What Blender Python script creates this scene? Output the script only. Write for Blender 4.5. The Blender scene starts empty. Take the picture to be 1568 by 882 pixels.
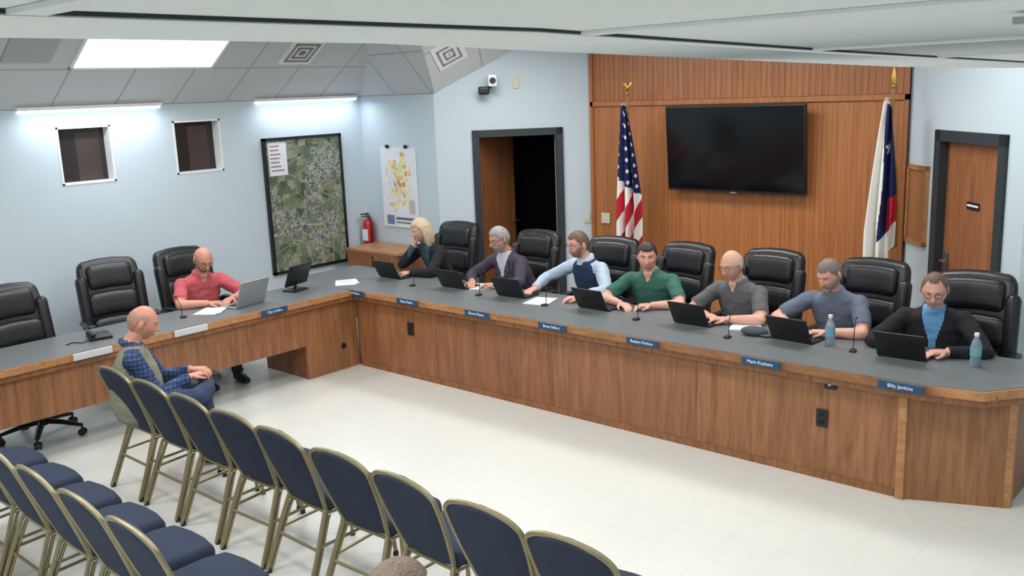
import bpy, bmesh, math, random
import numpy as np
from mathutils import Vector, Matrix, Euler, kdtree, noise
random.seed(4)
S=bpy.context.scene
S.view_settings.view_transform='Standard'
S.view_settings.look='None'
S.view_settings.exposure=0.0
COL=bpy.context.collection
# ------------------------------------------------------------ materials
def lin(c):
    c=[x/255. for x in c]
    return tuple(x/12.92 if x<=.04045 else ((x+.055)/1.055)**2.4 for x in c)+(1.,)
def newmat(name):
    m=bpy.data.materials.new(name);m.use_nodes=True
    nt=m.node_tree;b=nt.nodes['Principled BSDF']
    return m,nt,b
def mat(name,c,rough=.6,metal=0,var=.06,scale=8,bump=0,bscale=200,spec=.5,emis=None,estr=0,stretch=(1,1,1)):
    m,nt,b=newmat(name);N=nt.nodes;L=nt.links
    b.inputs['Roughness'].default_value=rough;b.inputs['Metallic'].default_value=metal
    b.inputs['Specular IOR Level'].default_value=spec
    tc=N.new('ShaderNodeTexCoord');mp=N.new('ShaderNodeMapping');mp.inputs['Scale'].default_value=stretch
    L.new(tc.outputs['Object'],mp.inputs[0])
    no=N.new('ShaderNodeTexNoise');no.inputs['Scale'].default_value=scale;no.inputs['Detail'].default_value=4
    L.new(mp.outputs[0],no.inputs['Vector'])
    mx=N.new('ShaderNodeMix');mx.data_type='RGBA'
    l=lin(c)
    mx.inputs[6].default_value=tuple(x*(1-var) for x in l[:3])+(1,)
    mx.inputs[7].default_value=tuple(min(1,x*(1+var)) for x in l[:3])+(1,)
    L.new(no.outputs[0],mx.inputs[0]);L.new(mx.outputs[2],b.inputs['Base Color'])
    if bump:
        n2=N.new('ShaderNodeTexNoise');n2.inputs['Scale'].default_value=bscale;L.new(mp.outputs[0],n2.inputs['Vector'])
        bp=N.new('ShaderNodeBump');bp.inputs['Strength'].default_value=bump;bp.inputs['Distance'].default_value=.01
        L.new(n2.outputs[0],bp.inputs['Height']);L.new(bp.outputs[0],b.inputs['Normal'])
    if emis:
        b.inputs['Emission Color'].default_value=lin(emis);b.inputs['Emission Strength'].default_value=estr
    return m
def wood(name,c1,c2,stretch=(9,9,.7),rough=.4,groove=0):
    m,nt,b=newmat(name);N=nt.nodes;L=nt.links
    b.inputs['Roughness'].default_value=rough
    tc=N.new('ShaderNodeTexCoord');mp=N.new('ShaderNodeMapping');mp.inputs['Scale'].default_value=stretch
    L.new(tc.outputs['Object'],mp.inputs[0])
    no=N.new('ShaderNodeTexNoise');no.inputs['Scale'].default_value=2.2;no.inputs['Detail'].default_value=8;no.inputs['Distortion'].default_value=1.2
    L.new(mp.outputs[0],no.inputs['Vector'])
    n2=N.new('ShaderNodeTexNoise');n2.inputs['Scale'].default_value=14;n2.inputs['Detail'].default_value=5
    L.new(mp.outputs[0],n2.inputs['Vector'])
    ad=N.new('ShaderNodeMath');ad.operation='MULTIPLY_ADD';ad.inputs[1].default_value=.45
    L.new(n2.outputs[0],ad.inputs[0]);L.new(no.outputs[0],ad.inputs[2])
    r=N.new('ShaderNodeValToRGB');r.color_ramp.elements[0].position=.5;r.color_ramp.elements[1].position=.95
    r.color_ramp.elements[0].color=lin(c1);r.color_ramp.elements[1].color=lin(c2)
    L.new(ad.outputs[0],r.inputs[0]);L.new(r.outputs[0],b.inputs['Base Color'])
    return m
def gridmat(name,c,cl,sx,sy,w,ox=0,oy=0,rough=.8,var=.04,bump=.1,axes=(0,1),mottle=30):
    m,nt,b=newmat(name);N=nt.nodes;L=nt.links
    b.inputs['Roughness'].default_value=rough
    tc=N.new('ShaderNodeTexCoord');sp=N.new('ShaderNodeSeparateXYZ');L.new(tc.outputs['Object'],sp.inputs[0])
    outs=[]
    for a,s,o in ((axes[0],sx,ox),(axes[1],sy,oy)):
        ad=N.new('ShaderNodeMath');ad.operation='ADD';ad.inputs[1].default_value=-o+100*s;L.new(sp.outputs[a],ad.inputs[0])
        dv=N.new('ShaderNodeMath');dv.operation='DIVIDE';dv.inputs[1].default_value=s;L.new(ad.outputs[0],dv.inputs[0])
        fr=N.new('ShaderNodeMath');fr.operation='FRACT';L.new(dv.outputs[0],fr.inputs[0])
        lt=N.new('ShaderNodeMath');lt.operation='LESS_THAN';lt.inputs[1].default_value=w/s;L.new(fr.outputs[0],lt.inputs[0])
        outs.append(lt)
    mxm=N.new('ShaderNodeMath');mxm.operation='MAXIMUM';L.new(outs[0].outputs[0],mxm.inputs[0]);L.new(outs[1].outputs[0],mxm.inputs[1])
    no=N.new('ShaderNodeTexNoise');no.inputs['Scale'].default_value=mottle;no.inputs['Detail'].default_value=6;L.new(tc.outputs['Object'],no.inputs['Vector'])
    n3=N.new('ShaderNodeTexNoise');n3.inputs['Scale'].default_value=1.3;L.new(tc.outputs['Object'],n3.inputs['Vector'])
    avg=N.new('ShaderNodeMath');avg.operation='MULTIPLY_ADD';avg.inputs[1].default_value=.5;L.new(no.outputs[0],avg.inputs[0])
    h=N.new('ShaderNodeMath');h.operation='MULTIPLY';h.inputs[1].default_value=.5;L.new(n3.outputs[0],h.inputs[0]);L.new(h.outputs[0],avg.inputs[2])
    l=lin(c);mx=N.new('ShaderNodeMix');mx.data_type='RGBA'
    mx.inputs[6].default_value=tuple(x*(1-var*2) for x in l[:3])+(1,);mx.inputs[7].default_value=tuple(min(1,x*(1+var*2)) for x in l[:3])+(1,)
    L.new(avg.outputs[0],mx.inputs[0])
    m2=N.new('ShaderNodeMix');m2.data_type='RGBA';m2.inputs[7].default_value=lin(cl)
    L.new(mxm.outputs[0],m2.inputs[0]);L.new(mx.outputs[2],m2.inputs[6]);L.new(m2.outputs[2],b.inputs['Base Color'])
    return m
def plaid(name,c1,c2,c3,s=28):
    m,nt,b=newmat(name);N=nt.nodes;L=nt.links;b.inputs['Roughness'].default_value=.9
    tc=N.new('ShaderNodeTexCoord')
    last=None
    for ax,c in (('X',c2),('Z',c3),('Y',c2)):
        w=N.new('ShaderNodeTexWave');w.bands_direction=ax;w.inputs['Scale'].default_value=s;w.inputs['Distortion'].default_value=.9;w.inputs['Detail Scale'].default_value=4
        L.new(tc.outputs['Object'],w.inputs['Vector'])
        r=N.new('ShaderNodeValToRGB');r.color_ramp.elements[0].position=.55;r.color_ramp.elements[1].position=.8;L.new(w.outputs[0],r.inputs[0])
        h=N.new('ShaderNodeMath');h.operation='MULTIPLY';h.inputs[1].default_value=.6;L.new(r.outputs[0],h.inputs[0])
        mx=N.new('ShaderNodeMix');mx.data_type='RGBA';L.new(h.outputs[0],mx.inputs[0])
        if last is None: mx.inputs[6].default_value=lin(c1)
        else: L.new(last.outputs[2],mx.inputs[6])
        mx.inputs[7].default_value=lin(c);last=mx
    L.new(last.outputs[2],b.inputs['Base Color']);return m

M_wall=mat('wall_paint',(194,207,213),.85,var=.03,scale=2,bump=.05,bscale=90)
M_floor=gridmat('vinyl_tile',(212,212,204),(197,196,188),.305,.305,.003,rough=.25,var=.04,mottle=14)
M_ceil=gridmat('acoustic_tile',(204,207,207),(168,171,171),.61,.61,.018,rough=.95,var=.03,mottle=160)
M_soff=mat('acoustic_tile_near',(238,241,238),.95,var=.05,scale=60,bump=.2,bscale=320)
M_tbar=mat('ceiling_t_bar',(236,238,236),.6)
M_gap=mat('seam_dark',(60,60,58),.9)
M_slot=mat('vent_slot',(140,144,144),.9)
M_panel=wood('dais_walnut',(116,72,45),(158,106,68))
M_oak=wood('oak_trim',(154,106,66),(188,136,92),(2,9,9))
M_wallwood=wood('wall_panel_wood',(152,92,50),(184,120,70),(16,16,.35))
M_wallwood2=wood('wall_panel_batten',(144,86,48),(176,114,68),(16,16,.35))
M_lam=mat('laminate_gray',(106,110,111),.38,var=.05,scale=60)
M_blackp=mat('black_plastic',(22,22,24),.4)
M_blackframe=mat('door_casing_black',(42,50,54),.5)
M_doorwood=wood('door_wood',(128,78,48),(160,104,66),(7,7,.5))
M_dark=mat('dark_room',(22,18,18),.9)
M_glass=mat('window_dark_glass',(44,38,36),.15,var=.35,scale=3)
M_white=mat('white_paint',(232,232,230),.6)
M_leather=mat('black_leather',(24,24,26),.34,var=.15,bump=.12,bscale=140)
M_navy=mat('navy_fabric',(36,48,70),.85,var=.15,scale=60,bump=.3,bscale=500)
M_gold=mat('gold_frame',(150,140,108),.38,metal=.6,var=.1)
M_chrome=mat('steel',(150,150,155),.3,metal=.9)
M_brass=mat('brass',(190,150,70),.3,metal=.9)
M_tv=mat('tv_screen',(10,11,14),.12,var=.1)
M_light=mat('light_diffuser',(255,255,255),.5,emis=(255,252,250),estr=4)
M_strip=mat('strip_diffuser',(255,255,255),.5,emis=(225,235,255),estr=3)
M_paper=mat('paper',(225,227,230),.8)
M_blue=mat('nameplate_blue',(20,70,108),.5)
M_wtext=mat('nameplate_text',(230,238,240),.6)
M_silver=mat('laptop_silver',(165,168,172),.35,metal=.5)
M_red=mat('extinguisher_red',(186,28,26),.35)
M_flagred=mat('flag_red',(178,34,44),.75,spec=.2)
M_flagwhite=mat('flag_white',(225,222,215),.75,spec=.2)
M_flagblue=mat('flag_blue',(28,34,74),.75,spec=.2)
M_plastic_clear=mat('bottle_plastic',(175,195,204),.12,var=.05)
M_plastic_clear.node_tree.nodes['Principled BSDF'].inputs['Transmission Weight'].default_value=.6
M_label=mat('bottle_label',(110,165,180),.5)
# ------------------------------------------------------------ mesh builder
class MB:
    def __init__(s): s.v=[];s.f=[];s.m=[];s.mats=[]
    def mi(s,m):
        if m not in s.mats: s.mats.append(m)
        return s.mats.index(m)
    def add(s,v,f,m,M=None):
        o=len(s.v)
        for p in v:
            p=Vector(p); s.v.append(M@p if M else p)
        k=s.mi(m)
        for q in f: s.f.append([i+o for i in q]);s.m.append(k)
    def box(s,a,b,m,M=None):
        x0,y0,z0=a;x1,y1,z1=b
        v=[(x0,y0,z0),(x1,y0,z0),(x1,y1,z0),(x0,y1,z0),(x0,y0,z1),(x1,y0,z1),(x1,y1,z1),(x0,y1,z1)]
        s.add(v,[(0,3,2,1),(4,5,6,7),(0,1,5,4),(1,2,6,5),(2,3,7,6),(3,0,4,7)],m,M)
    def rbox(s,c,size,r,m,rot=None,M=None,fn=None):
        h=[x/2 for x in size];r=min(r,min(h)*.98)
        def ax(hh):
            a=[-hh,-hh+r*.3,-hh+r*.65,-hh+r]
            mid=[-(hh-r)*.33,(hh-r)*.33]
            return a+mid+[-x for x in reversed(a)]
        A=[ax(x) for x in h];n=len(A[0])
        T=Matrix.Translation(c)@(Euler(rot).to_matrix().to_4x4() if rot else Matrix())
        if M: T=M@T
        for axi in range(3):
            u,w=(axi+1)%3,(axi+2)%3
            for sg in (-1,1):
                vs=[]
                for i in range(n):
                    for j in range(n):
                        p=[0,0,0];p[axi]=sg*h[axi];p[u]=A[u][i];p[w]=A[w][j]
                        inn=Vector([max(-(h[k]-r),min(h[k]-r,p[k])) for k in range(3)])
                        d=Vector(p)-inn
                        q=inn+d.normalized()*r
                        if fn: q=Vector(fn(q))
                        vs.append(q)
                fs=[]
                for i in range(n-1):
                    for j in range(n-1):
                        q=(i*n+j,(i+1)*n+j,(i+1)*n+j+1,i*n+j+1)
                        fs.append(q if sg>0 else q[::-1])
                s.add(vs,fs,m,T)
    def tube(s,pts,rad,m,seg=10,xaxis=None,M=None,dense=None,closed=False):
        pts=[Vector(p) for p in pts]
        if not isinstance(rad,(list,tuple)): rad=[rad]*len(pts)
        rad=[(r,r) if not isinstance(r,(list,tuple)) else r for r in rad]
        if dense:
            P=[pts[0]];R=[rad[0]]
            for i in range(1,len(pts)):
                k=max(1,int((pts[i]-pts[i-1]).length/dense))
                for j in range(1,k+1):
                    t=j/k;P.append(pts[i-1].lerp(pts[i],t));R.append(tuple(rad[i-1][q]*(1-t)+rad[i][q]*t for q in (0,1)))
            pts,rad=P,R
        n=len(pts);vs=[];fs=[];X=None
        for i in range(n):
            if closed: t=(pts[(i+1)%n]-pts[i-1])
            else: t=(pts[min(i+1,n-1)]-pts[max(i-1,0)])
            t=t.normalized() if t.length>1e-9 else Vector((0,0,1))
            if xaxis: X=Vector(xaxis)
            elif X is None: X=Vector((1,0,0)) if abs(t.x)<.8 else Vector((0,1,0))
            X=(X-t*X.dot(t)).normalized();Y=t.cross(X)
            for k in range(seg):
                a=2*math.pi*k/seg
                vs.append(pts[i]+X*math.cos(a)*rad[i][0]+Y*math.sin(a)*rad[i][1])
        lim=n if closed else n-1
        for i in range(lim):
            for k in range(seg):
                a=i*seg+k;b=i*seg+(k+1)%seg;c=((i+1)%n)*seg+(k+1)%seg;d=((i+1)%n)*seg+k
                fs.append((a,b,c,d))
        if not closed:
            fs.append(tuple(reversed(range(seg))));fs.append(tuple((n-1)*seg+k for k in range(seg)))
        s.add(vs,fs,m,M)
    def ell(s,c,r,m,rot=None,M=None,nu=20,nv=12,fn=None):
        T=Matrix.Translation(c)@(Euler(rot).to_matrix().to_4x4() if rot else Matrix())
        if M:T=M@T
        vs=[];fs=[]
        for i in range(nv+1):
            th=math.pi*i/nv
            for k in range(nu):
                a=2*math.pi*k/nu
                p=Vector((math.sin(th)*math.cos(a)*r[0],math.sin(th)*math.sin(a)*r[1],math.cos(th)*r[2]))
                vs.append(fn(p) if fn else p)
        for i in range(nv):
            for k in range(nu):
                fs.append((i*nu+k,(i+1)*nu+k,(i+1)*nu+(k+1)%nu,i*nu+(k+1)%nu))
        s.add(vs,fs,m,T)
    def prism(s,poly,z0,z1,m,M=None):
        n=len(poly)
        ar=sum(poly[i][0]*poly[(i+1)%n][1]-poly[(i+1)%n][0]*poly[i][1] for i in range(n))
        if ar<0: poly=poly[::-1]
        v=[(x,y,z0) for x,y in poly]+[(x,y,z1) for x,y in poly]
        f=[tuple(reversed(range(n))),tuple(range(n,2*n))]+[(i,(i+1)%n,n+(i+1)%n,n+i) for i in range(n)]
        s.add(v,f,m,M)
    def lathe(s,prof,m,seg=16,c=(0,0,0),M=None):
        s.tube([(c[0],c[1],c[2]+z) for r,z in prof],[max(r,1e-4) for r,z in prof],m,seg,xaxis=(1,0,0),M=M)
    def mesh(s,name,angle=38):
        me=bpy.data.meshes.new(name);me.from_pydata([tuple(p) for p in s.v],[],s.f)
        for m in s.mats: me.materials.append(m)
        me.polygons.foreach_set('material_index',s.m)
        bm=bmesh.new();bm.from_mesh(me);bmesh.ops.remove_doubles(bm,verts=bm.verts,dist=2e-5)
        bmesh.ops.dissolve_degenerate(bm,edges=bm.edges,dist=1e-6)
        bm.to_mesh(me);bm.free()
        me.polygons.foreach_set('use_smooth',[True]*len(me.polygons))
        me.set_sharp_from_angle(angle=math.radians(angle))
        return me
    def obj(s,name,loc=(0,0,0),rz=0,parent=None,angle=38):
        return place(s.mesh(name,angle),name,loc,rz,parent)
def place(me,name,loc=(0,0,0),rz=0,parent=None,rot=None):
    o=bpy.data.objects.new(name,me);COL.objects.link(o);o.location=loc;o.rotation_euler=rot if rot else (0,0,rz)
    if parent:o.parent=parent
    return o
def empty(name,loc,rz=0):
    o=bpy.data.objects.new(name,None);COL.objects.link(o);o.location=loc;o.rotation_euler=(0,0,rz);o.empty_display_size=.1;return o
# ------------------------------------------------------------ room shell
ZT=3.2
def wall(name,p0,p1,z1,openings=(),t=.15,m=M_wall,z0=0):
    d=Vector((p1[0]-p0[0],p1[1]-p0[1]));Ln=d.length
    ang=math.atan2(d.y,d.x);b=MB();cur=0
    for (s0,s1,a,c) in sorted(openings):
        if s0>cur:b.box((cur,0,z0),(s0,t,z1),m)
        if a>z0:b.box((s0,0,z0),(s1,t,a),m)
        if c<z1:b.box((s0,0,c),(s1,t,z1),m)
        cur=s1
    b.box((cur,0,z0),(Ln,t,z1),m)
    o=b.obj(name,(p0[0],p0[1],0),ang);return o
A0=(-8.99,-1.6);B0=(-8.99,7.5);C0=(-7.72,7.5);D0=(-6.46,8.76);E0=(-2.95,8.76);F0=(-1.69,7.5);G0=(1.3,7.5);H0=(1.3,-1.6)
WY=[(3.86,4.38),(5.03,5.57)]
wall('wall_left',A0,B0,2.75,[(a+1.6,b+1.6,1.86,2.40) for a,b in WY])
wall('wall_corner',B0,C0,3.3)
wall('wall_chamfer_left',C0,D0,3.3,[(.49,1.36,0,2.07)])
wall('wall_back',D0,E0,3.3)
wall('wall_chamfer_right',E0,F0,3.3,[(.59,1.46,0,2.04)])
wall('wall_return',F0,G0,3.3)
wall('wall_right',G0,H0,3.3)
wall('wall_front',H0,A0,3.3)
b=MB();b.prism([A0,B0,C0,D0,E0,F0,G0,H0],-.1,0,M_floor);b.obj('floor')
def quad(name,pts,m,thick=.03):
    P=[Vector(p) for p in pts];o=P[0];X=(P[1]-P[0]).normalized();n=X.cross(P[-1]-P[0]).normalized();Y=n.cross(X)
    M=Matrix((X,Y,n)).transposed().to_4x4();M.translation=o;Mi=M.inverted()
    L=[Mi@p for p in P];b=MB();k=len(L)
    up=1 if n.z>0 else -1
    v=[(p.x,p.y,p.z) for p in L]+[(p.x,p.y,p.z+up*thick) for p in L]
    f=[tuple(range(k)),tuple(range(2*k-1,k-1,-1))]+[(i,(i+1)%k,k+(i+1)%k,k+i) for i in range(k)]
    b.add(v,f,m);me=b.mesh(name);ob=bpy.data.objects.new(name,me);COL.objects.link(ob);ob.matrix_world=M;return ob
ceil_e=empty('ceiling',(0,0,0))
A=(-8.99,-1.6,2.57);B=(-8.99,7.5,2.57);C=(-7.72,7.5,2.57);E=(-8.0,6.9,ZT);F=(-8.0,-1.6,ZT);G=(-7.3,6.9,ZT);D=(-6.8,8.42,ZT)
for nm,pts in (('slope_left',[B,A,F,E]),('slope_hip',[C,B,E,G]),('slope_corner',[C,G,D])):
    q=quad(nm,pts,M_ceil);q.parent=ceil_e
b=MB();b.prism([(-8.0,-1.6),(-8.0,6.9),(-7.3,6.9),(-6.8,8.42),(-6.46,8.76),(-2.95,8.76),(-1.69,7.5),(1.3,7.5),(1.3,-1.6)],ZT,ZT+.05,M_ceil);b.obj('flat',parent=ceil_e)
# lower ceiling near the camera (sags gently away from it)
YS=[-1.6,.8,1.6,2.8,4.2,7.5];ZV=[2.645,2.643,2.625,2.603,2.592,2.588];XE=[-.92,-.92,-.93,-.98,-1.05,-1.25]
def zs(y): return float(np.interp(y,YS,ZV))
def xe(y): return float(np.interp(y,YS,XE))
def sag(bb):
    for p in bb.v: p.z+=zs(p.y)-2.64
    return bb
b=MB()
for i in range(len(YS)-1):
    y0,y1=YS[i],YS[i+1];b.prism([(xe(y0),y0),(1.3,y0),(1.3,y1),(xe(y1),y1)],2.64,2.66,M_soff)
sag(b)
for i in range(len(YS)-1):
    y0,y1=YS[i],YS[i+1];b.prism([(xe(y0),y0),(xe(y0)+.03,y0),(xe(y1)+.03,y1),(xe(y1),y1)],2.655,ZT,M_wall)
b.obj('ceiling_soffit')
b=MB()
def ystrip(x0,x1,d0,d1,m):
    for i in range(len(YS)-1):
        y0,y1=YS[i],YS[i+1];b.prism([(x0,y0),(x1,y0),(x1,y1),(x0,y1)],2.64-d0,2.64-d1,m)
ystrip(-.685,-.66,.004,0,M_tbar);ystrip(-.66,-.655,.003,.0001,M_gap);ystrip(-.69,-.685,.003,.0001,M_gap)
for y in (-.35,.26,.87,1.48,2.09,3.31,4.53,5.75):
    x1_=1.28 if y not in (1.48,2.09) else -.29
    b.box((-.655,y,2.636),(x1_,y+.025,2.6397),M_tbar);b.box((-.655,y+.025,2.637),(x1_,y+.029,2.6398),M_gap)
sag(b)
b.obj('trim_ceiling_grid')
# wood back wall panelling
b=MB();x0,x1=-6.45,-2.95
n=70;w=(x1-x0)/n
for i in range(n):
    b.box((x0+i*w+.0016,8.737,.0),(x0+(i+1)*w,8.76,2.36),M_wallwood)
b.box((x0,8.742,0),(x1,8.759,3.19),mat('panel_groove',(124,76,44),.7))
n=56;w=(x1-x0)/n
for i in range(n):
    b.box((x0+i*w+.004,8.738,2.42),(x0+(i+1)*w,8.76,3.19),M_wallwood2)
b.box((x0,8.71,2.365),(x1,8.76,2.415),M_wallwood)
b.box((x0-.01,8.71,0),(x0+.035,8.76,3.19),M_wallwood2);b.box((x1-.035,8.71,0),(x1+.0,8.76,3.19),M_wallwood2)
b.obj('trim_wood_panelling')
b=MB();b.box((-8.99,-1.5,0),(-8.975,7.5,.1),M_blackframe);b.obj('baseboard_left')
# windows
for i,(a,c) in enumerate(WY):
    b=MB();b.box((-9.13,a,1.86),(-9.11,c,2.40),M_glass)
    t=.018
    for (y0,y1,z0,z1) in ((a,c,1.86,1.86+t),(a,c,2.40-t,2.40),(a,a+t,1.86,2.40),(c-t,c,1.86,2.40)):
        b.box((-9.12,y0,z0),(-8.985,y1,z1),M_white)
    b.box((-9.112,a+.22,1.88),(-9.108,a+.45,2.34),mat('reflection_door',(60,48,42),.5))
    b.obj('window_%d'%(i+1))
# doors
def along(p0,ang): return Matrix.Translation((p0[0],p0[1],0))@Matrix.Rotation(ang,4,'Z')
WL=along(C0,math.radians(45));WR=along(E0,math.radians(-45))
b=MB()
b.box((.41,-.03,0),(.49,.16,2.15),M_blackframe);b.box((1.36,-.03,0),(1.44,.16,2.15),M_blackframe);b.box((.41,-.03,2.07),(1.44,.16,2.15),M_blackframe)
Ml=Matrix.Translation((.50,.15,0))@Matrix.Rotation(math.radians(60),4,'Z')
b.box((0,0,.01),(.86,.045,2.06),M_doorwood,Ml)
b.tube([Ml@Vector((.8,-.06,1.0)),Ml@Vector((.68,-.06,1.0))],.012,M_chrome)
o=b.obj('door_1');o.matrix_world=WL
b=MB()
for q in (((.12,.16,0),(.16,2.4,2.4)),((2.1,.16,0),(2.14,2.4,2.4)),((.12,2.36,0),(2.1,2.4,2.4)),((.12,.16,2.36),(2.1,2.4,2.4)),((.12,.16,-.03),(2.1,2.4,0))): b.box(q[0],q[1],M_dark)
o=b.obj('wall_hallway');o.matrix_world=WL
b=MB()
b.box((.51,-.03,0),(.60,.16,2.12),M_blackframe);b.box((1.45,-.03,0),(1.54,.16,2.12),M_blackframe);b.box((.51,-.03,2.03),(1.54,.16,2.12),M_blackframe)
b.box((.60,.05,.01),(1.45,.095,2.03),M_doorwood)
b.box((.94,.042,1.50),(1.12,.05,1.56),M_blackp);b.box((.95,.04,1.525),(1.11,.043,1.54),M_wtext)
b.rbox((.67,.04,1.0),(.045,.02,.2),.008,M_chrome);b.tube([(.67,.03,1.03),(.67,-.01,1.03),(.78,-.01,1.03)],.01,M_chrome)
o=b.obj('door_2');o.matrix_world=WR
b=MB();b.box((.06,-.012,1.12),(.40,0,1.78),wood('cork_brown',(150,98,58),(172,120,76),(30,30,30)))
for q in (((.05,-.03,1.10),(.41,0,1.14)),((.05,-.03,1.76),(.41,0,1.80)),((.05,-.03,1.10),(.085,0,1.80)),((.375,-.03,1.10),(.41,0,1.80))): b.box(q[0],q[1],M_oak)
o=b.obj('bulletin_board');o.matrix_world=WR
def plate(name,M,s,z,w=.075,h=.12):
    b=MB();b.rbox((s,-.006,z),(w,.012,h),.004,mat('plate_ivory',(204,200,176),.5));b.rbox((s,-.014,z),(.012,.014,.03),.003,M_white)
    o=b.obj(name);o.matrix_world=M;return o
plate('light_switch',WL,1.70,1.10)
plate('wall_sensor',WL,.93,2.66,.07,.13)
plate('light_switch',Matrix.Translation((-6.27,8.73,0)),0,1.11,.12,.12)
b=MB();b.tube([(.62,-.005,2.60),(.60,-.10,2.60),(.66,-.12,2.64)],.012,M_blackp);b.rbox((.60,-.03,2.6),(.06,.04,.06),.01,M_blackp)
b.rbox((.66,-.14,2.69),(.10,.13,.13),.02,M_white);b.rbox((.56,-.13,2.585),(.12,.08,.09),.02,M_blackp);b.tube([(.66,-.205,2.69),(.66,-.215,2.69)],.035,M_blackp,16)
o=b.obj('security_camera');o.matrix_world=WL
# TV
b=MB()
b.rbox((0,0,0),(1.53,.05,.87),.012,M_blackp)
b.box((-.75,-.027,-.41),(.75,-.0255,.42),M_tv)
b.rbox((0,.08,0),(.5,.09,.35),.02,M_blackp);b.rbox((0,-.02,-.44),(.08,.02,.02),.005,M_chrome)
o=b.obj('television',(-4.60,8.60,1.92));o.rotation_euler=(math.radians(4),0,0)
# map
def mapmat():
    m,nt,bs=newmat('aerial_map');N=nt.nodes;L=nt.links;bs.inputs['Roughness'].default_value=.45
    tc=N.new('ShaderNodeTexCoord')
    def vor(sc,feat='F1'):
        v=N.new('ShaderNodeTexVoronoi');v.inputs['Scale'].default_value=sc;v.feature=feat
        if feat=='F1': v.distance='CHEBYCHEV'
        L.new(tc.outputs['Object'],v.inputs['Vector']);return v
    v=vor(12);r=N.new('ShaderNodeValToRGB');cr=r.color_ramp
    cr.elements[0].color=lin((62,80,62));cr.elements[1].color=lin((150,152,132))
    for p,c in ((.3,(92,112,84)),(.5,(122,128,104)),(.7,(70,90,72)),(.85,(128,122,100))):
        e=cr.elements.new(p);e.color=lin(c)
    sp=N.new('ShaderNodeSeparateColor');L.new(v.outputs['Color'],sp.inputs[0]);L.new(sp.outputs[0],r.inputs[0])
    v2=vor(48);sp2=N.new('ShaderNodeSeparateColor');L.new(v2.outputs['Color'],sp2.inputs[0])
    r2=N.new('ShaderNodeValToRGB');r2.color_ramp.elements[0].color=lin((58,74,58));r2.color_ramp.elements[1].color=lin((176,176,164));L.new(sp2.outputs[1],r2.inputs[0])
    no=N.new('ShaderNodeTexNoise');no.inputs['Scale'].default_value=2.6;no.inputs['Detail'].default_value=6;L.new(tc.outputs['Object'],no.inputs['Vector'])
    rr=N.new('ShaderNodeValToRGB');rr.color_ramp.elements[0].position=.50;rr.color_ramp.elements[1].position=.58;L.new(no.outputs[0],rr.inputs[0])
    mx=N.new('ShaderNodeMix');mx.data_type='RGBA';L.new(rr.outputs[0],mx.inputs[0]);L.new(r.outputs[0],mx.inputs[6]);L.new(r2.outputs[0],mx.inputs[7])
    ed=vor(4,'DISTANCE_TO_EDGE');lt=N.new('ShaderNodeMath');lt.operation='LESS_THAN';lt.inputs[1].default_value=.008;L.new(ed.outputs['Distance'],lt.inputs[0])
    m2=N.new('ShaderNodeMix');m2.data_type='RGBA';m2.inputs[7].default_value=lin((180,182,170));L.new(lt.outputs[0],m2.inputs[0]);L.new(mx.outputs[2],m2.inputs[6])
    L.new(m2.outputs[2],bs.inputs['Base Color']);return m
b=MB();b.box((-8.985,6.09,.66),(-8.96,7.11,2.13),mapmat())
for q in (((-8.99,6.06,.63),(-8.945,7.14,.66)),((-8.99,6.06,2.13),(-8.945,7.14,2.16)),((-8.99,6.06,.63),(-8.945,6.09,2.16)),((-8.99,7.11,.63),(-8.945,7.14,2.16))): b.box(q[0],q[1],M_blackp)
b.box((-8.96,6.12,1.74),(-8.957,6.36,2.11),M_paper)
M_mgray=mat('map_legend',(150,120,120),.7)
for k in range(7): b.box((-8.957,6.14,2.06-k*.045),(-8.956,6.25+.07*random.random(),2.075-k*.045),M_mgray)
for (y,z,c) in ((6.52,1.1,(60,84,140)),(6.75,.95,(60,84,140)),(6.58,1.25,(64,90,140)),(6.8,1.5,(150,140,80)),(6.92,1.92,(170,120,110))):
    b.box((-8.96,y,z),(-8.9575,y+.03,z+.05),mat('map_mark',c,.6))
b.obj('aerial_map')
# zoning poster
b=MB();b.box((-8.66,7.48,1.03),(-8.06,7.495,1.97),M_paper)
pc=[(232,212,130),(222,170,100),(196,130,110),(190,150,160),(236,226,170),(206,206,198)]
pm=[mat('zoning_color',c,.7) for c in pc]
k=0
while k<150:
    a=random.gauss(0,.10);h=random.gauss(0,.17)
    if abs(a)>.22 or abs(h)>.32: continue
    s1=random.uniform(.006,.024);s2=random.uniform(.008,.03);d=.0006+.00002*k;k+=1
    b.box((-8.36+a-s1,7.48-d,1.57+h-s2+a*.4),(-8.36+a+s1,7.4799,1.57+h+s2+a*.4),random.choices(pm,[7,3,1,1,5,1])[0])
for (x,z,w,h,c) in ((-8.6,1.06,.13,.11,(110,130,165)),(-8.44,1.08,.33,.015,(90,90,100)),(-8.44,1.12,.33,.03,(90,106,140)),(-8.2,1.2,.1,.16,(190,184,180))):
    b.box((x,7.478,z),(x+w,7.4799,z+h),mat('poster_ink',c,.7))
b.rbox((-8.52,7.47,1.985),(.05,.02,.04),.006,M_blackp);b.rbox((-8.2,7.47,1.985),(.05,.02,.04),.006,M_blackp)
b.obj('zoning_map_poster')
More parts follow.
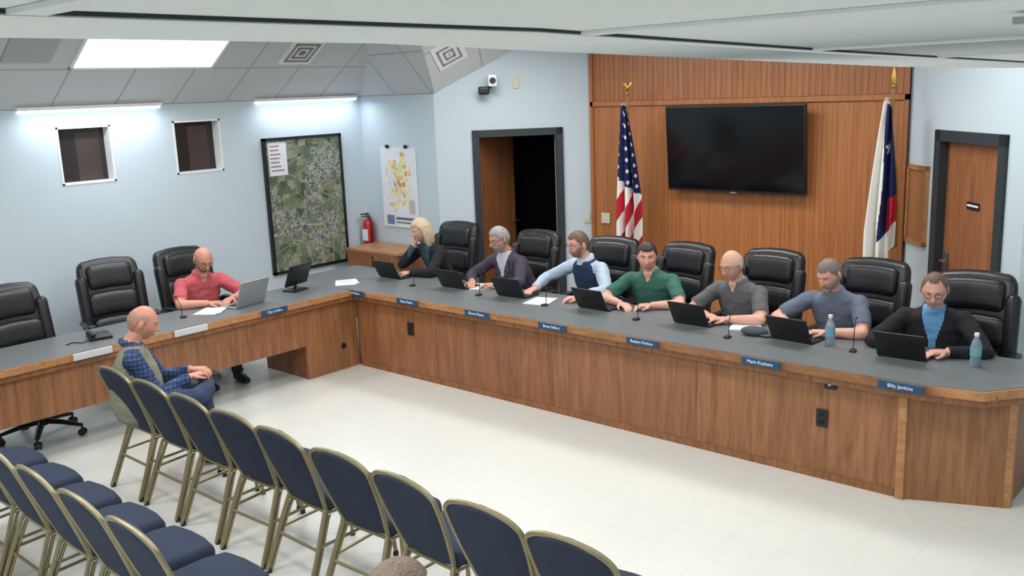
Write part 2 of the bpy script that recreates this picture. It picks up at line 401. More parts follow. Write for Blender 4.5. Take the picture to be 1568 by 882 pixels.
# fire extinguisher
b=MB();b.lathe([(.02,-.2),(.06,-.19),(.065,-.17),(.065,.09),(.055,.13),(.025,.16),(.02,.19)],M_red,20)
b.rbox((0,0,.2),(.04,.05,.04),.008,M_chrome);b.rbox((0,-.05,.225),(.022,.12,.015),.005,M_blackp);b.rbox((0,-.05,.195),(.022,.1,.012),.005,M_blackp)
b.tube([(.03,0,.19),(.085,-.02,.12),(.085,-.02,-.05),(.075,-.03,-.12)],.012,M_blackp);b.box((-.045,-.0675,-.1),(.045,-.055,.04),M_paper)
b.obj('fire_extinguisher',(-8.88,7.41,.95))
b=MB();b.box((-8.75,6.95,0),(-7.9,7.46,.80),M_panel);b.rbox((-8.32,7.21,.815),(.90,.52,.035),.008,M_oak)
b.box((-8.31,6.945,.05),(-8.295,6.952,.77),M_blackp);b.obj('storage_cabinet')
# blue bin beyond the end of the dais
b=MB();M_bin=mat('bin_blue',(26,66,118),.5)
b.tube([(0,0,0),(0,0,.02),(0,0,.50),(0,0,.52),(0,0,.515),(0,0,.06)],[.13,.135,.165,.172,.160,.13],M_bin,28);b.obj('recycling_bin',(-.98,6.32,0))
# ------------------------------------------------------------ dais
HT=.775
top=[(-7.0,1.5),(-7.0,5.6),(-1.75,5.6),(-1.42,5.66),(-1.21,5.93),(-1.21,6.45),(-8.0,6.45),(-8.0,5.75),(-7.66,5.45),(-7.66,1.5)]
b=MB();b.prism(top,HT-.03,HT,M_lam)
def offs(pts,d):
    out=[]
    for i,p in enumerate(pts):
        p=Vector(p);ns=[]
        if i>0: t=(p-Vector(pts[i-1])).normalized();ns.append(Vector((t.y,-t.x)))
        if i<len(pts)-1: t=(Vector(pts[i+1])-p).normalized();ns.append(Vector((t.y,-t.x)))
        n=sum(ns,Vector((0,0)))
        if len(ns)>1: n=n*(2/(n.length**2))
        out.append(tuple(p+n*d))
    return out
path=[(-7.0,1.5),(-7.0,5.6),(-1.75,5.6),(-1.42,5.66),(-1.21,5.93),(-1.21,6.45)]
def band(path,d0,d1,z0,z1,m,bb):
    a=offs(path,d0);c=offs(path,d1)
    for i in range(len(path)-1): bb.prism([a[i],a[i+1],c[i+1],c[i]],z0,z1,m)
band(path,.0,.022,HT-.055,HT-.003,M_oak,b)
band(path,-.05,.0,HT-.10,HT-.03,M_panel,b)
xs=[-7.04,-5.95,-4.62,-3.30,-1.86]
pm2=[wood('dais_walnut_%d'%i,c1,c2,(8,8,.7)) for i,(c1,c2) in enumerate([((122,76,47),(160,108,70)),((114,70,44),(154,102,66)),((120,76,49),(158,108,72)),((124,80,50),(164,114,74))])]
for i in range(4): b.box((xs[i],5.66,0),(xs[i+1]-.004,5.70,HT-.06),pm2[i])
b.box((-7.0,5.652,0),(-1.86,5.66,.05),M_panel)
b.box((-1.88,5.63,0),(-1.83,5.72,HT-.055),M_oak)
b.prism([(-1.83,5.66),(-1.32,5.87),(-1.33,5.91),(-1.83,5.70)],0,HT-.05,pm2[3])
b.box((-1.33,5.89,0),(-1.30,6.42,HT-.05),M_panel)
b.prism([(-1.335,5.865),(-1.285,5.885),(-1.285,5.93),(-1.335,5.93)],0,HT-.05,M_oak)
for x in (-7.1,-5.4,-3.9,-2.3): b.box((x,5.7,0),(x+.03,6.1,HT-.03),M_panel)
b.box((-7.04,5.70,HT-.09),(-1.35,5.75,HT-.03),M_panel)
b.box((-7.74,5.06,0),(-7.08,5.66,HT-.05),M_panel);b.box((-7.09,5.05,0),(-7.06,5.66,HT-.05),pm2[3])
b.box((-7.07,1.5,.33),(-7.04,5.05,HT-.05),pm2[2]);b.box((-7.6,1.5,0),(-7.07,1.54,HT-.03),M_panel)
for (x,z) in ((-6.28,.47),(-2.37,.42)):
    b.rbox((x,5.652,z),(.075,.012,.12),.004,M_blackp);b.rbox((x,5.645,z+.025),(.04,.008,.03),.004,M_dark);b.rbox((x,5.645,z-.025),(.04,.008,.03),.004,M_dark)
b.rbox((-2.32,5.65,.66),(.08,.015,.07),.004,M_blackp);b.rbox((-2.32,5.64,.66),(.018,.015,.018),.004,M_white)
b.tube([(-7.058,5.48,.23),(-7.062,5.48,.23)],.03,M_blackp,14)
dais=b.obj('council_dais')
def nameplate(loc,rz,m,txt=None,w=.27):
    b=MB();b.rbox((0,0,0),(w,.012,.052),.004,m)
    b.rbox((0,.01,-.012),(w*.9,.02,.012),.003,M_blackp)
    o=b.obj('name_plate',loc,rz)
    if txt:
        cu=bpy.data.curves.new('lettering','FONT');cu.body=txt;cu.size=.032;cu.align_x='CENTER';cu.align_y='CENTER';cu.extrude=.0006
        to=bpy.data.objects.new('tmp',cu);COL.objects.link(to)
        me=bpy.data.meshes.new_from_object(to.evaluated_get(bpy.context.evaluated_depsgraph_get()));bpy.data.objects.remove(to)
        me.materials.clear();me.materials.append(M_wtext)
        t=place(me,'lettering',(0,-.0068,0),0,o,rot=(math.radians(90),0,0))
    return o
for x,t in zip((-6.93,-6.2,-5.34,-4.53,-3.69,-2.76,-1.85),('Sherri Kane','Daisy Meeks','Danny Mason','Brent Sellers','Robert Parkins','Mark Kuykens','Billy Jenkins')): nameplate((x,5.555,.752),0,M_blue,t)
nameplate((-6.955,4.67,.752),math.radians(90),M_blue,'Clay Collins')
M_pl=mat('plate_blank',(196,200,204),.5)
for y in (3.04,3.86): nameplate((-6.955,y,.752),math.radians(90),M_pl,None,.3)
# ------------------------------------------------------------ laptops etc
def laptop(name,loc,rz,m,w=.31,d=.2,tilt=28,mi=None):
    b=MB();b.rbox((0,d/2+.01,.008),(w,d,.014),.005,m);b.box((-w*.42,.04,.0152),(w*.42,d*.6,.0165),M_blackp)
    Mx=Matrix.Translation((0,0,.014))@Matrix.Rotation(math.radians(tilt),4,'X')
    b.rbox((0,0,d*.5),(w,.01,d*1.02),.004,m,M=Mx);b.box((-w*.46,.0052,.01),(w*.46,.0062,d*.97),M_tv,Mx)
    return b.obj(name,loc,rz)
LX=[(-7.08,6.17),(-6.17,6.16),(-5.44,6.15),(-4.54,6.15),(-3.60,6.13),(-2.78,6.10),(-2.02,6.09)]
for i,(x,y) in enumerate(LX): laptop('laptop',(x,y-.035,HT),math.radians(random.uniform(-4,4)),M_blackp)
laptop('laptop',(-7.24,4.62,HT),math.radians(100),M_silver,.34,.24,20)
def monitor(loc,rz):
    b=MB();b.rbox((0,.05,.008),(.2,.16,.014),.006,M_blackp);b.tube([(0,.06,.01),(0,.02,.12)],.012,M_blackp)
    Mx=Matrix.Translation((0,0,.16))@Matrix.Rotation(math.radians(22),4,'X')
    b.rbox((0,0,0),(.32,.02,.22),.006,M_blackp,M=Mx);b.box((-.15,.0105,-.1),(.15,.0115,.1),M_tv,Mx)
    return b.obj('monitor',loc,rz)
monitor((-7.40,5.27,HT),math.radians(105))
def mic(loc,rz,h=.20):
    b=MB();b.rbox((0,0,.008),(.045,.055,.016),.007,M_blackp)
    pts=[(0,.02,.012),(0,.02,.1),(0,.035,h*.75),(0,.07,h),(0,.09,h+.01)]
    b.tube(pts,.0032,M_blackp,8);b.ell((0,.10,h+.01),(.008,.015,.008),M_blackp);return b.obj('gooseneck_microphone',loc,rz)
for (x,y) in ((-6.6,6.0),(-5.75,6.02),(-4.98,6.02),(-4.05,6.02),(-3.2,5.92),(-2.34,6.06)): mic((x,y,HT),random.uniform(-.3,.3))
mic((-7.35,4.02,HT),math.radians(90),.16)
def phone(loc,rz):
    b=MB();b.rbox((0,0,.02),(.17,.14,.035),.012,M_blackp,rot=(math.radians(8),0,0));b.rbox((-.06,0,.05),(.04,.17,.03),.012,M_blackp)
    b.tube([(-.08,-.05,.02),(-.14,-.07,.005),(-.2,0,.005),(-.26,-.04,.005)],.004,M_blackp);return b.obj('conference_phone',loc,rz)
phone((-7.28,3.25,HT),math.radians(80))
def paper(loc,rz,w=.22,h=.28):
    b=MB();b.rbox((0,0,.002),(w,h,.004),.001,M_paper);b.rbox((.02,.015,.006),(w,h,.003),.001,M_paper,rot=(0,0,.12))
    for k in range(6): b.box((-w*.35,-h*.3+k*.03,.0076),(w*.3,-h*.3+k*.03+.004,.0078),M_mgray)
    return b.obj('paper_sheets',loc,rz)
for x,y,r in ((-7.36,4.28,.6),(-5.12,6.12,.2),(-5.98,6.32,.5),(-3.25,6.28,.3),(-7.3,5.75,.9)): paper((x,y,HT),r,.20,.25)
def bottle(loc):
    b=MB();b.lathe([(.028,0),(.032,.01),(.031,.07),(.033,.08),(.033,.13),(.026,.16),(.013,.185),(.012,.20)],M_plastic_clear,18)
    b.lathe([(.0335,.07),(.0338,.075),(.0338,.12),(.0335,.125)],M_label,18);b.lathe([(.015,.195),(.015,.215)],M_white,14)
    return b.obj('water_bottle',loc)
bottle((-2.53,6.13,HT));bottle((-1.60,6.15,HT))
b=MB();b.ell((0,0,.03),(.10,.06,.035),mat('gray_fabric',(74,78,84),.9,bump=.4,bscale=60));b.ell((.09,-.02,.012),(.06,.05,.01),mat('gray_fabric2',(70,74,80),.9));b.obj('baseball_cap',(-3.08,6.10,HT),.3)
# ------------------------------------------------------------ executive chair
def exec_mesh():
    b=MB();L=M_leather
    b.rbox((0,-.02,.45),(.54,.54,.12),.055,L)
    b.rbox((0,-.04,.50),(.44,.48,.07),.034,L)
    lean=math.radians(-10)
    Mb=Matrix.Translation((0,.21,.46))@Matrix.Rotation(lean,4,'X')
    def shape(q):
        t=(q.z+.36)/.72
        k=1-.22*max(0,t-.55)**1.2-.14*max(0,.3-t)
        return (q.x*k,q.y-.5*q.x*q.x -.03*math.sin(t*3.1),q.z-1.1*max(0,abs(q.x)-.10)**2*(1 if t>.6 else 0))
    b.rbox((0,.03,.40),(.57,.12,.74),.059,L,M=Mb,fn=shape)
    def pf(q): return (q.x,q.y-.5*q.x*q.x,q.z-.35*abs(q.x)**2)
    for (z,h,w) in ((.13,.22,.42),(.36,.22,.44),(.605,.23,.40)):
        b.rbox((0,-.04,z),(w,.11,h),.054,L,M=Mb,fn=pf)
    for s in (-1,1):
        b.rbox((s*.25,-.03,.36),(.10,.11,.52),.049,L,M=Mb,fn=lambda q:(q.x,q.y-.03,q.z))
        b.tube([(s*.29,.20,.66),(s*.31,.08,.68),(s*.31,-.16,.67),(s*.31,-.24,.62),(s*.30,-.22,.50),(s*.28,-.10,.42),(s*.2,.0,.40)],[.02,.024,.024,.022,.02,.02,.02],M_blackp,10)
        b.rbox((s*.31,-.04,.695),(.075,.28,.045),.02,L)
    b.tube([(0,0,.40),(0,0,.24)],.03,M_blackp,14);b.tube([(0,0,.24),(0,0,.10)],.045,M_blackp,14);b.rbox((0,0,.385),(.2,.24,.04),.01,M_blackp)
    for k in range(5):
        a=2*math.pi*k/5+.3;c,s=math.cos(a),math.sin(a)
        b.tube([(0,0,.13),(c*.16,s*.16,.115),(c*.31,s*.31,.085)],[(.03,.022),(.026,.02),(.02,.014)],M_blackp,10)
        b.tube([(c*.31,s*.31,.085),(c*.31,s*.31,.05)],.01,M_blackp,8)
        for e in (-1,1):
            p=Vector((c*.31,s*.31,.028));n=Vector((-s,c,0))*e
            b.tube([p+n*.006,p+n*.026],.028,M_blackp,14)
    return b.mesh('executive_chair')
EX=exec_mesh()
CH=[(-7.10,6.91,.06),(-5.93,6.83,.0),(-4.99,6.82,.1),(-4.27,6.85,-.1),(-3.45,6.88,0),(-2.62,6.85,-.05),(-1.82,6.72,.1)]
for x,y,r in CH: place(EX,'executive_chair',(x,y-.02,0),r)
for x,y,r in ((-7.62,2.86,math.radians(96)),(-8.13,3.86,math.radians(80)),(-8.08,4.62,math.radians(92))): place(EX,'executive_chair',(x,y,0),r)
# ------------------------------------------------------------ banquet chair (faces +Y)
def banquet_mesh():
    b=MB()
    hw=lambda t:.165+.05*math.sin(min(1,t/.75)*math.pi/2)
    def outline(n=40):
        pts=[]
        for i in range(n+1):
            t=i/n*.82;pts.append((hw(t),t))
        w=hw(.82)
        for i in range(1,17):
            a=i/16*math.pi/2;pts.append((w*math.cos(a)**.75 if a<1.57 else 0,.82+.18*math.sin(a)**1.1))
        return pts
    o=outline();z0,z1=.43,.885
    def P(x,t,dy=0):
        z=z0+(z1-z0)*t
        y=-.20-.17*((z-.43)/.455)
        return Vector((x,y+dy,z))
    full=[(x,t) for x,t in o]+[(-x,t) for x,t in reversed(o[:-1])]
    b.tube([P(x,t) for x,t in full],.0125,M_gold,8,xaxis=(0,1,0))
    n=12
    for side in (-1,1):
        vs=[];fs=[]
        for (x,t) in o:
            for k in range(n+1):
                u=-1+2*k/n
                puff=.024*(1-abs(u)**4)*min(1,t*8+.3)*(1 if x>.02 else 0)
                vs.append(P(x*u*.97,t*.985,side*(.004+puff*(1.25 if side>0 else .8))))
        for i in range(len(o)-1):
            for k in range(n):
                a=i*(n+1)+k;q=(a,a+1,a+n+2,a+n+1);fs.append(q if side<0 else q[::-1])
        b.add(vs,fs,M_navy)
    def sf(q):
        ax=abs(q.x)/.22
        y=q.y*(1-.16*ax**3 if q.y>0 else 1-.1*ax**3)
        return (q.x*(.92+.04*q.y/.22-.14*max(0,q.y/.22)**3),y,q.z-3*max(0,q.y-.12)**2)
    b.rbox((0,.0,.455),(.445,.44,.085),.042,M_navy,fn=sf)
    b.tube([(-.185,-.2,.41),(.185,-.2,.41),(.19,.17,.41),(-.19,.17,.41)],.011,M_gold,8,closed=True)
    for s in (-1,1):
        b.tube([(s*.165,-.20,.43),(s*.17,-.215,.40),(s*.19,-.30,.18),(s*.20,-.37,.012)],.0125,M_gold,8)
        b.tube([(s*.165,-.17,.42),(s*.172,-.20,.36),(s*.19,-.275,.18),(s*.20,-.345,.012)],.0105,M_gold,8)
        b.tube([(s*.185,.17,.42),(s*.195,.21,.22),(s*.20,.225,.012)],.0125,M_gold,8)
        b.tube([(s*.19,-.27,.24),(s*.195,.205,.26)],.009,M_gold,8)
        for p in ((s*.20,-.358,0),(s*.20,.225,0)): b.lathe([(.017,0),(.017,.02),(.012,.03)],M_blackp,10,c=p)
    b.tube([(-.185,-.28,.22),(.185,-.28,.22)],.009,M_gold,8)
    return b.mesh('banquet_chair')
BQ=banquet_mesh()
R1=[-5.96,-5.48,-5.00,-4.53,-4.05,-3.56,-3.06,-2.57,-2.10]
for i,x in enumerate(R1): place(BQ,'banquet_chair',(x,3.07-i*.012,0),random.uniform(-.04,.04))
for x in (-5.98,-5.51,-5.04,-4.57,-4.10,-3.63): place(BQ,'banquet_chair',(x,1.99,0),random.uniform(-.03,.03))
place(BQ,'banquet_chair',(-2.02,1.36,0),0)
# ------------------------------------------------------------ flags
def flagpole(name,loc,kind):
    b=MB()
    b.lathe([(.001,0),(.14,.0),(.145,.015),(.12,.04),(.05,.06),(.03,.12),(.016,.13)],M_brass,24)
    b.tube([(0,0,.1),(0,0,2.47)],.013,mat('pole_oak',(150,110,60),.4),12)
    if kind=='us':
        b.ell((0,0,2.50),(.022,.022,.022),M_brass)
        b.ell((0,0,2.56),(.018,.018,.035),M_brass)
        b.ell((0,-.01,2.60),(.012,.016,.014),M_brass)
        for s in (-1,1): b.tube([(s*.008,0,2.56),(s*.035,0,2.60),(s*.05,0,2.62),(s*.055,0,2.57)],[(.01,.006),(.014,.006),(.01,.005),(.004,.003)],M_brass,8)
    else:
        b.ell((0,0,2.49),(.02,.02,.02),M_brass)
        b.tube([(0,0,2.49),(0,0,2.53),(0,0,2.57),(0,0,2.66)],[(.008,.006),(.026,.008),(.022,.008),(.001,.001)],M_brass,10)
    nx,nz=96,170;vs=[];ztop=2.40;H=1.72 if kind=='us' else 1.8
    wm=1.25 if kind=='us' else 1.22
    for j in range(nz+1):
        t=j/nz
        for i in range(nx+1):
            a=i/nx
            wid=.05+.20*min(1,(t*1.5))**.8
            amp=.035+.03*t
            off=.30 if kind=='us' else .60
            x=(a-off)*wid*wm+.012*math.sin(a*23+t*2)
            y=-.045-amp+amp*math.sin(a*19+1.2*math.sin(t*2.5))-.02*t
            z=ztop-H*t*(1-.12*a*(1 if kind=='us' else 2.4))-.10*a*(1-t)
            vs.append((x,y,z))
    mats=[M_flagred,M_flagwhite,M_flagblue,M_brass]
    faces={0:[],1:[],2:[],3:[]}
    for j in range(nz):
        for i in range(nx):
            a=(i+.5)/nx;t=(j+.5)/nz
            q=(j*(nx+1)+i,j*(nx+1)+i+1,(j+1)*(nx+1)+i+1,(j+1)*(nx+1)+i)
            if kind=='us':
                lim=.44+.16*a
                if t<lim and a>.10+.25*max(0,t-.2):
                    c=2
                    ci=i%12;cj=(j+(6 if (i//12)%2 else 0))%13
                    if abs(ci-5.5)+abs(cj-6)<=2.6: c=1
                else:
                    s=int((a*4.6+t*7.0))
                    c=0 if s%2 else 1
            else:
                # white bar on the fly side, blue union with a white star, red below
                wl=.42+.12*math.sin(t*3+.3)
                if t>.985 or a>.965: c=3
                elif a<wl: c=1
                elif t<.56+.10*(a-.5): c=2
                elif t<.80 and a>.68: c=0
                elif t<.80: c=2
                else: c=1
                if c==2:
                    dx=(a-.66)/.11;dy=(t-.26)/.045
                    r_=math.hypot(dx,dy);an=math.atan2(dx,-dy)
                    if r_<1-.55*abs(((an/(2*math.pi)*5)%1)-.5)*0-.5*abs(math.sin(an*2.5)): c=1
            faces[c].append(q)
    for c in faces: b.add(vs,faces[c],mats[c])
    b.tube([(-.015,-.02,2.40),(-.03,-.03,2.2),(-.02,-.03,2.05)],.005,M_brass,6)
    return b.obj(name,loc)
f1=flagpole('american_flag',(-5.76,8.45,0),'us');f2=flagpole('texas_flag',(-2.97,8.38,0),'tx')
# ------------------------------------------------------------ ceiling fixtures
def slope_M(x,y):
    z=2.57+(x+8.99)*.63/.99
    X=Vector((0,1,0));Y=Vector((.99,0,.63)).normalized();n=X.cross(Y)
    M=Matrix((X,Y,n)).transposed().to_4x4();M.translation=Vector((x,y,z));return M
Ms=slope_M(-8.43,3.84)
nz=-1 if (Ms.to_3x3()@Vector((0,0,1))).z>0 else 1
b=MB();b.box((0,0,nz*.004),(1.35,.52,nz*.012),M_light)
for q in (((-.03,-.03),(1.38,0)),((-.03,.52),(1.38,.55)),((-.03,-.03),(0,.55)),((1.35,-.03),(1.38,.55))): b.box((q[0][0],q[0][1],0),(q[1][0],q[1][1],nz*.016),M_tbar)
o=b.obj('ceiling_light_panel');o.matrix_world=Ms
def vent(M,s,g):
    b=MB();b.box((-s/2,-s/2,0),(s/2,s/2,g*.01),M_tbar)
    for k in range(3):
        r=s/2-.05-k*.06
        for q in (((-r,-r),(r,-r+.02)),((-r,r-.02),(r,r)),((-r,-r),(-r+.02,r)),((r-.02,-r),(r,r))): b.box((q[0][0],q[0][1],g*.01),(q[1][0],q[1][1],g*.02),M_slot)
    o=b.obj('ceiling_vent');o.matrix_world=M;return o
vent(slope_M(-8.24,6.15),.40,nz)
n=Vector((-.958,.315,.938)).normalized();X=Vector((.92,.92,.63)).normalized();Y=n.cross(X)
M3=Matrix((X,Y,n)).transposed().to_4x4();M3.translation=Vector((-7.34,7.40,2.99));vent(M3,.34,-1)
b=MB();b.box((-.2,-.2,0),(.2,.2,nz*.012),mat('speaker_grille',(176,180,180),.8));o=b.obj('ceiling_speaker');o.matrix_world=slope_M(-8.2,3.42)
for y0,y1 in ((3.54,4.89),(6.03,7.40)):
    b=MB();b.box((-8.985,y0,2.538),(-8.93,y1,2.56),M_strip);b.box((-8.985,y0-.02,2.56),(-8.92,y1+.02,2.59),M_white);b.obj('wall_strip_light')
    l=bpy.data.lights.new('strip_lamp','AREA');l.shape='RECTANGLE';l.size=1.3;l.size_y=.06;l.energy=7;l.color=(.78,.86,1)
    lo=bpy.data.objects.new('strip_lamp',l);COL.objects.link(lo);lo.location=(-8.82,(y0+y1)/2,2.52);lo.rotation_euler=(0,0,math.radians(90))
def troffer(x,y,z,e,rz=0,tilt=0):
    b=MB();b.box((-.58,-.28,-.006),(.58,.28,0),M_light)
    for q in (((-.61,-.31),(.61,-.28)),((-.61,.28),(.61,.31)),((-.61,-.31),(-.58,.31)),((.58,-.31),(.61,.31))): b.box((q[0][0],q[0][1],-.007),(q[1][0],q[1][1],0),M_tbar)
    place(b.mesh('ceiling_light_panel'),'ceiling_light_panel',(x,y,z),rot=(0,tilt,rz))
    l=bpy.data.lights.new('troffer_lamp','AREA');l.shape='RECTANGLE';l.size=1.16;l.size_y=.56;l.energy=e;l.color=(.98,.99,1)
    lo=bpy.data.objects.new('troffer_lamp',l);COL.objects.link(lo);lo.location=(x,y,z-.02);lo.rotation_euler=(0,tilt,rz)
for x,y in ((-6.6,4.2),(-4.4,4.2),(-2.3,4.2),(-6.2,7.0),(-4.4,7.2),(-2.6,6.8),(-6.6,1.6),(-4.4,1.6),(-2.3,1.6),(-4.4,-.5),(-2.3,-.5)): troffer(x,y,ZT,25.5 if y>2 else 26)  # unseen panels added for general light; last pair added to brighten the soffit
troffer(.05,1.66,zs(1.66)-.004,8,math.radians(90),.0195);troffer(.4,5.2,2.584,9,math.radians(90))  # second panel is unseen, added because the soffit blocks the other lamps
l=bpy.data.lights.new('panel_lamp','AREA');l.shape='RECTANGLE';l.size=1.3;l.size_y=.5;l.energy=15;l.color=(.95,.97,1)
lo=bpy.data.objects.new('panel_lamp',l);COL.objects.link(lo)
n=(Ms.to_3x3()@Vector((0,0,1)));n=n if n.z<0 else -n
lo.location=Vector((-8.2,4.5,3.07))+n*.03;lo.rotation_euler=(-n).to_track_quat('Z','Y').to_euler()
w=bpy.data.worlds.new('world');w.use_nodes=True;w.node_tree.nodes['Background'].inputs[0].default_value=(.5,.55,.6,1);w.node_tree.nodes['Background'].inputs[1].default_value=.2;S.world=w
# ------------------------------------------------------------ people
def sstep(a,b,x):
    t=max(0,min(1,(x-a)/(b-a)));return t*t*(3-2*t)
def head_point(d,off=0.):
    dx,dy,dz=d
    x=.077*dx;y=.096*dy;z=.118*dz
    if dy>0: y*=1.06
    t=max(0,-dz)
    x*=1-.30*t**1.6
    if dy>0: y*=1-.40*t
    else: y*=1+.02*t
    if dz>0: x*=1+.03*dz
    fr=sstep(.15,.6,-dy)
    g=lambda u,s: math.exp(-(u/s)**2)
    q=0
    br=sstep(.035,-.022,z)*sstep(-.040,-.030,z)
    q+=g(x,.011)*br*.024+g(x,.018)*g(z+.028,.009)*.009
    q-=.012*g(abs(x)-.031,.016)*g(z-.010,.013)
    q+=.005*g(z-.032,.010)*g(x,.05)
    q+=.006*g(x,.024)*g(z+.058,.009)
    q+=.010*g(x,.026)*g(z+.096,.016)
    q+=.004*g(abs(x)-.045,.018)*g(z+.02,.02)
    y-=q*fr
    return Vector((x,y,z))
def hair_mask(d,style):
    dx,dy,dz=d;cn=-dy/max(.15,math.sqrt(max(0,1-dz*dz)))
    nz_=noise.noise(Vector((dx*5,dy*5,dz*5)))
    if cn>0:
        side=.16+.10*sstep(.0,.40,cn)
        line=side+(.50-side)*sstep(.42,.70,cn)+.09*math.exp(-((cn-.74)/.08)**2)
        if .05<cn<.40: line-=.25*math.exp(-((cn-.20)/.08)**2)
    else: line=.16-.80*sstep(-.12,-.75,cn)
    line+=.03*nz_
    if style=='bald': return sstep(line-.04,line+.10,dz)*sstep(.70,.40,dz)*sstep(.52,.30,cn)
    if style=='receding': line+=.17*sstep(.35,.75,cn)
    return sstep(line-.05,line+.14,dz)
def beard_mask(d,p):
    x,z=abs(p.x),p.z;c=-d[1]
    zl=-.043+.040*sstep(.042,.074,x)
    s=sstep(zl+.010,zl-.010,z)*sstep(-.05,.2,c)
    s*=1-sstep(.024,.017,x)*sstep(-.069,-.065,z)*sstep(-.050,-.053,z)
    return s
def head_mat(skc,hc,bc,bald):
    m,nt,b=newmat('skin_and_hair');N=nt.nodes;L=nt.links
    b.inputs['Roughness'].default_value=.5;b.inputs['Subsurface Weight'].default_value=.1;b.inputs['Subsurface Scale'].default_value=.02
    tc=N.new('ShaderNodeTexCoord')
    no=N.new('ShaderNodeTexNoise');no.inputs['Scale'].default_value=24;L.new(tc.outputs['Object'],no.inputs['Vector'])
    base=N.new('ShaderNodeMix');base.data_type='RGBA';l=lin(skc)
    base.inputs[6].default_value=(l[0]*.93,l[1]*.86,l[2]*.85,1);base.inputs[7].default_value=(min(1,l[0]*1.06),l[1]*1.06,l[2]*1.06,1);L.new(no.outputs[0],base.inputs[0])
    fine=N.new('ShaderNodeTexNoise');fine.inputs['Scale'].default_value=150;fine.inputs['Detail'].default_value=3;L.new(tc.outputs['Object'],fine.inputs['Vector'])
    last=base;msum=None
    for nm,c,lo,hi in (('hair',hc,.25,.60),('beard',bc,.35,.85)):
        if not c: continue
        at=N.new('ShaderNodeAttribute');at.attribute_name=nm
        ad=N.new('ShaderNodeMath');ad.operation='MULTIPLY_ADD';ad.inputs[1].default_value=.55;ad.inputs[2].default_value=-.27;L.new(fine.outputs[0],ad.inputs[0])
        sm=N.new('ShaderNodeMath');sm.operation='ADD';L.new(ad.outputs[0],sm.inputs[0]);L.new(at.outputs['Fac'],sm.inputs[1])
        mr=N.new('ShaderNodeMapRange');mr.interpolation_type='SMOOTHSTEP';mr.inputs[1].default_value=lo;mr.inputs[2].default_value=hi;mr.inputs[4].default_value=(.97 if not bald else .7) if nm=='hair' else .8;L.new(sm.outputs[0],mr.inputs[0])
        mp=N.new('ShaderNodeMapping');mp.inputs['Scale'].default_value=(220,22,70);L.new(tc.outputs['Object'],mp.inputs[0])
        st=N.new('ShaderNodeTexNoise');st.inputs['Scale'].default_value=1;st.inputs['Detail'].default_value=3;L.new(mp.outputs[0],st.inputs['Vector'])
        hcx=N.new('ShaderNodeMix');hcx.data_type='RGBA';h=lin(c);hcx.inputs[6].default_value=(h[0]*.5,h[1]*.5,h[2]*.5,1);hcx.inputs[7].default_value=(min(1,h[0]*1.4),min(1,h[1]*1.4),min(1,h[2]*1.4),1);L.new(st.outputs[0],hcx.inputs[0])
        mx=N.new('ShaderNodeMix');mx.data_type='RGBA';L.new(mr.outputs[0],mx.inputs[0]);L.new(last.outputs[2],mx.inputs[6]);L.new(hcx.outputs[2],mx.inputs[7]);last=mx
        bp=N.new('ShaderNodeBump');bp.inputs['Distance'].default_value=.004;L.new(mr.outputs[0],bp.inputs['Strength']);L.new(st.outputs[0],bp.inputs['Height'])
        if msum: L.new(msum.outputs[0],bp.inputs['Normal'])
        msum=bp
    if msum: L.new(msum.outputs[0],b.inputs['Normal'])
    L.new(last.outputs[2],b.inputs['Base Color']);return m
def head_mesh(H,skc,hc,style,hh,bc,bh,nu=128,nv=96):
    vs=[];fs=[];ha=[];ba=[]
    for i in range(nv+1):
        th=math.pi*i/nv
        for k in range(nu):
            a=2*math.pi*k/nu
            d=(math.sin(th)*math.cos(a),math.sin(th)*math.sin(a),math.cos(th))
            p=head_point(d);mh=hair_mask(d,style) if hc else 0;mb=beard_mask(d,p) if bc else 0
            n1=noise.noise(Vector((d[0]*22,d[1]*8,d[2]*12)))
            off=mh*(hh*(1+.35*max(0,d[2])*max(0,-d[1]))+n1*min(.003,hh*.25))+mb*(bh+.0012*n1)
            vs.append(H@(p+Vector((d[0],d[1],d[2]))*off));ha.append(mh);ba.append(mb)
    for i in range(nv):
        for k in range(nu): fs.append((i*nu+k,(i+1)*nu+k,(i+1)*nu+(k+1)%nu,i*nu+(k+1)%nu))
    me=bpy.data.meshes.new('head');me.from_pydata([tuple(v) for v in vs],[],fs)
    for nm,arr in (('hair',ha),('beard',ba)):
        at=me.attributes.new(nm,'FLOAT','POINT');at.data.foreach_set('value',arr)
    me.materials.append(head_mat(skc,hc,bc,style=='bald'))
    me.polygons.foreach_set('use_smooth',[True]*len(me.polygons));return me
def skinmat(c):
    m=mat('skin',c,.5,var=.07,scale=22);b=m.node_tree.nodes['Principled BSDF'];m['c']=c
    b.inputs['Subsurface Weight'].default_value=.1;b.inputs['Subsurface Scale'].default_value=.02;return m
def hand_parts(b,M,side,curl,m):
    b.rbox((0,.045,0),(.078,.092,.028),.013,m,M=M)
    b.tube([(0,-.03,0),(0,.02,0)],[(.026,.02),(.032,.016)],m,12,xaxis=(1,0,0),M=M)
    for k,(x,L) in enumerate(((.029,.072),(.010,.080),(-.010,.075),(-.029,.058))):
        p=Vector((side*x,.082,.0));pts=[p];a=0.15
        for sgm in (.45,.32,.25):
            a+=curl*(.9 if sgm<.45 else .6)
            p=p+Vector((side*x*.25*sgm,math.cos(a),-math.sin(a)))*L*sgm;pts.append(p.copy())
        b.tube([pts[0]-Vector((0,.015,0))]+pts,[.0085,.0092,.0085,.0078,.006],m,8,M=M,dense=.012)
    p=Vector((side*.030,.015,-.004))
    b.tube([p,p+Vector((side*.022,.022,-.006)),p+Vector((side*.034,.048,-.012)),p+Vector((side*.034,.070,-.018))],[.013,.011,.0095,.007],m,8,M=M,dense=.012)
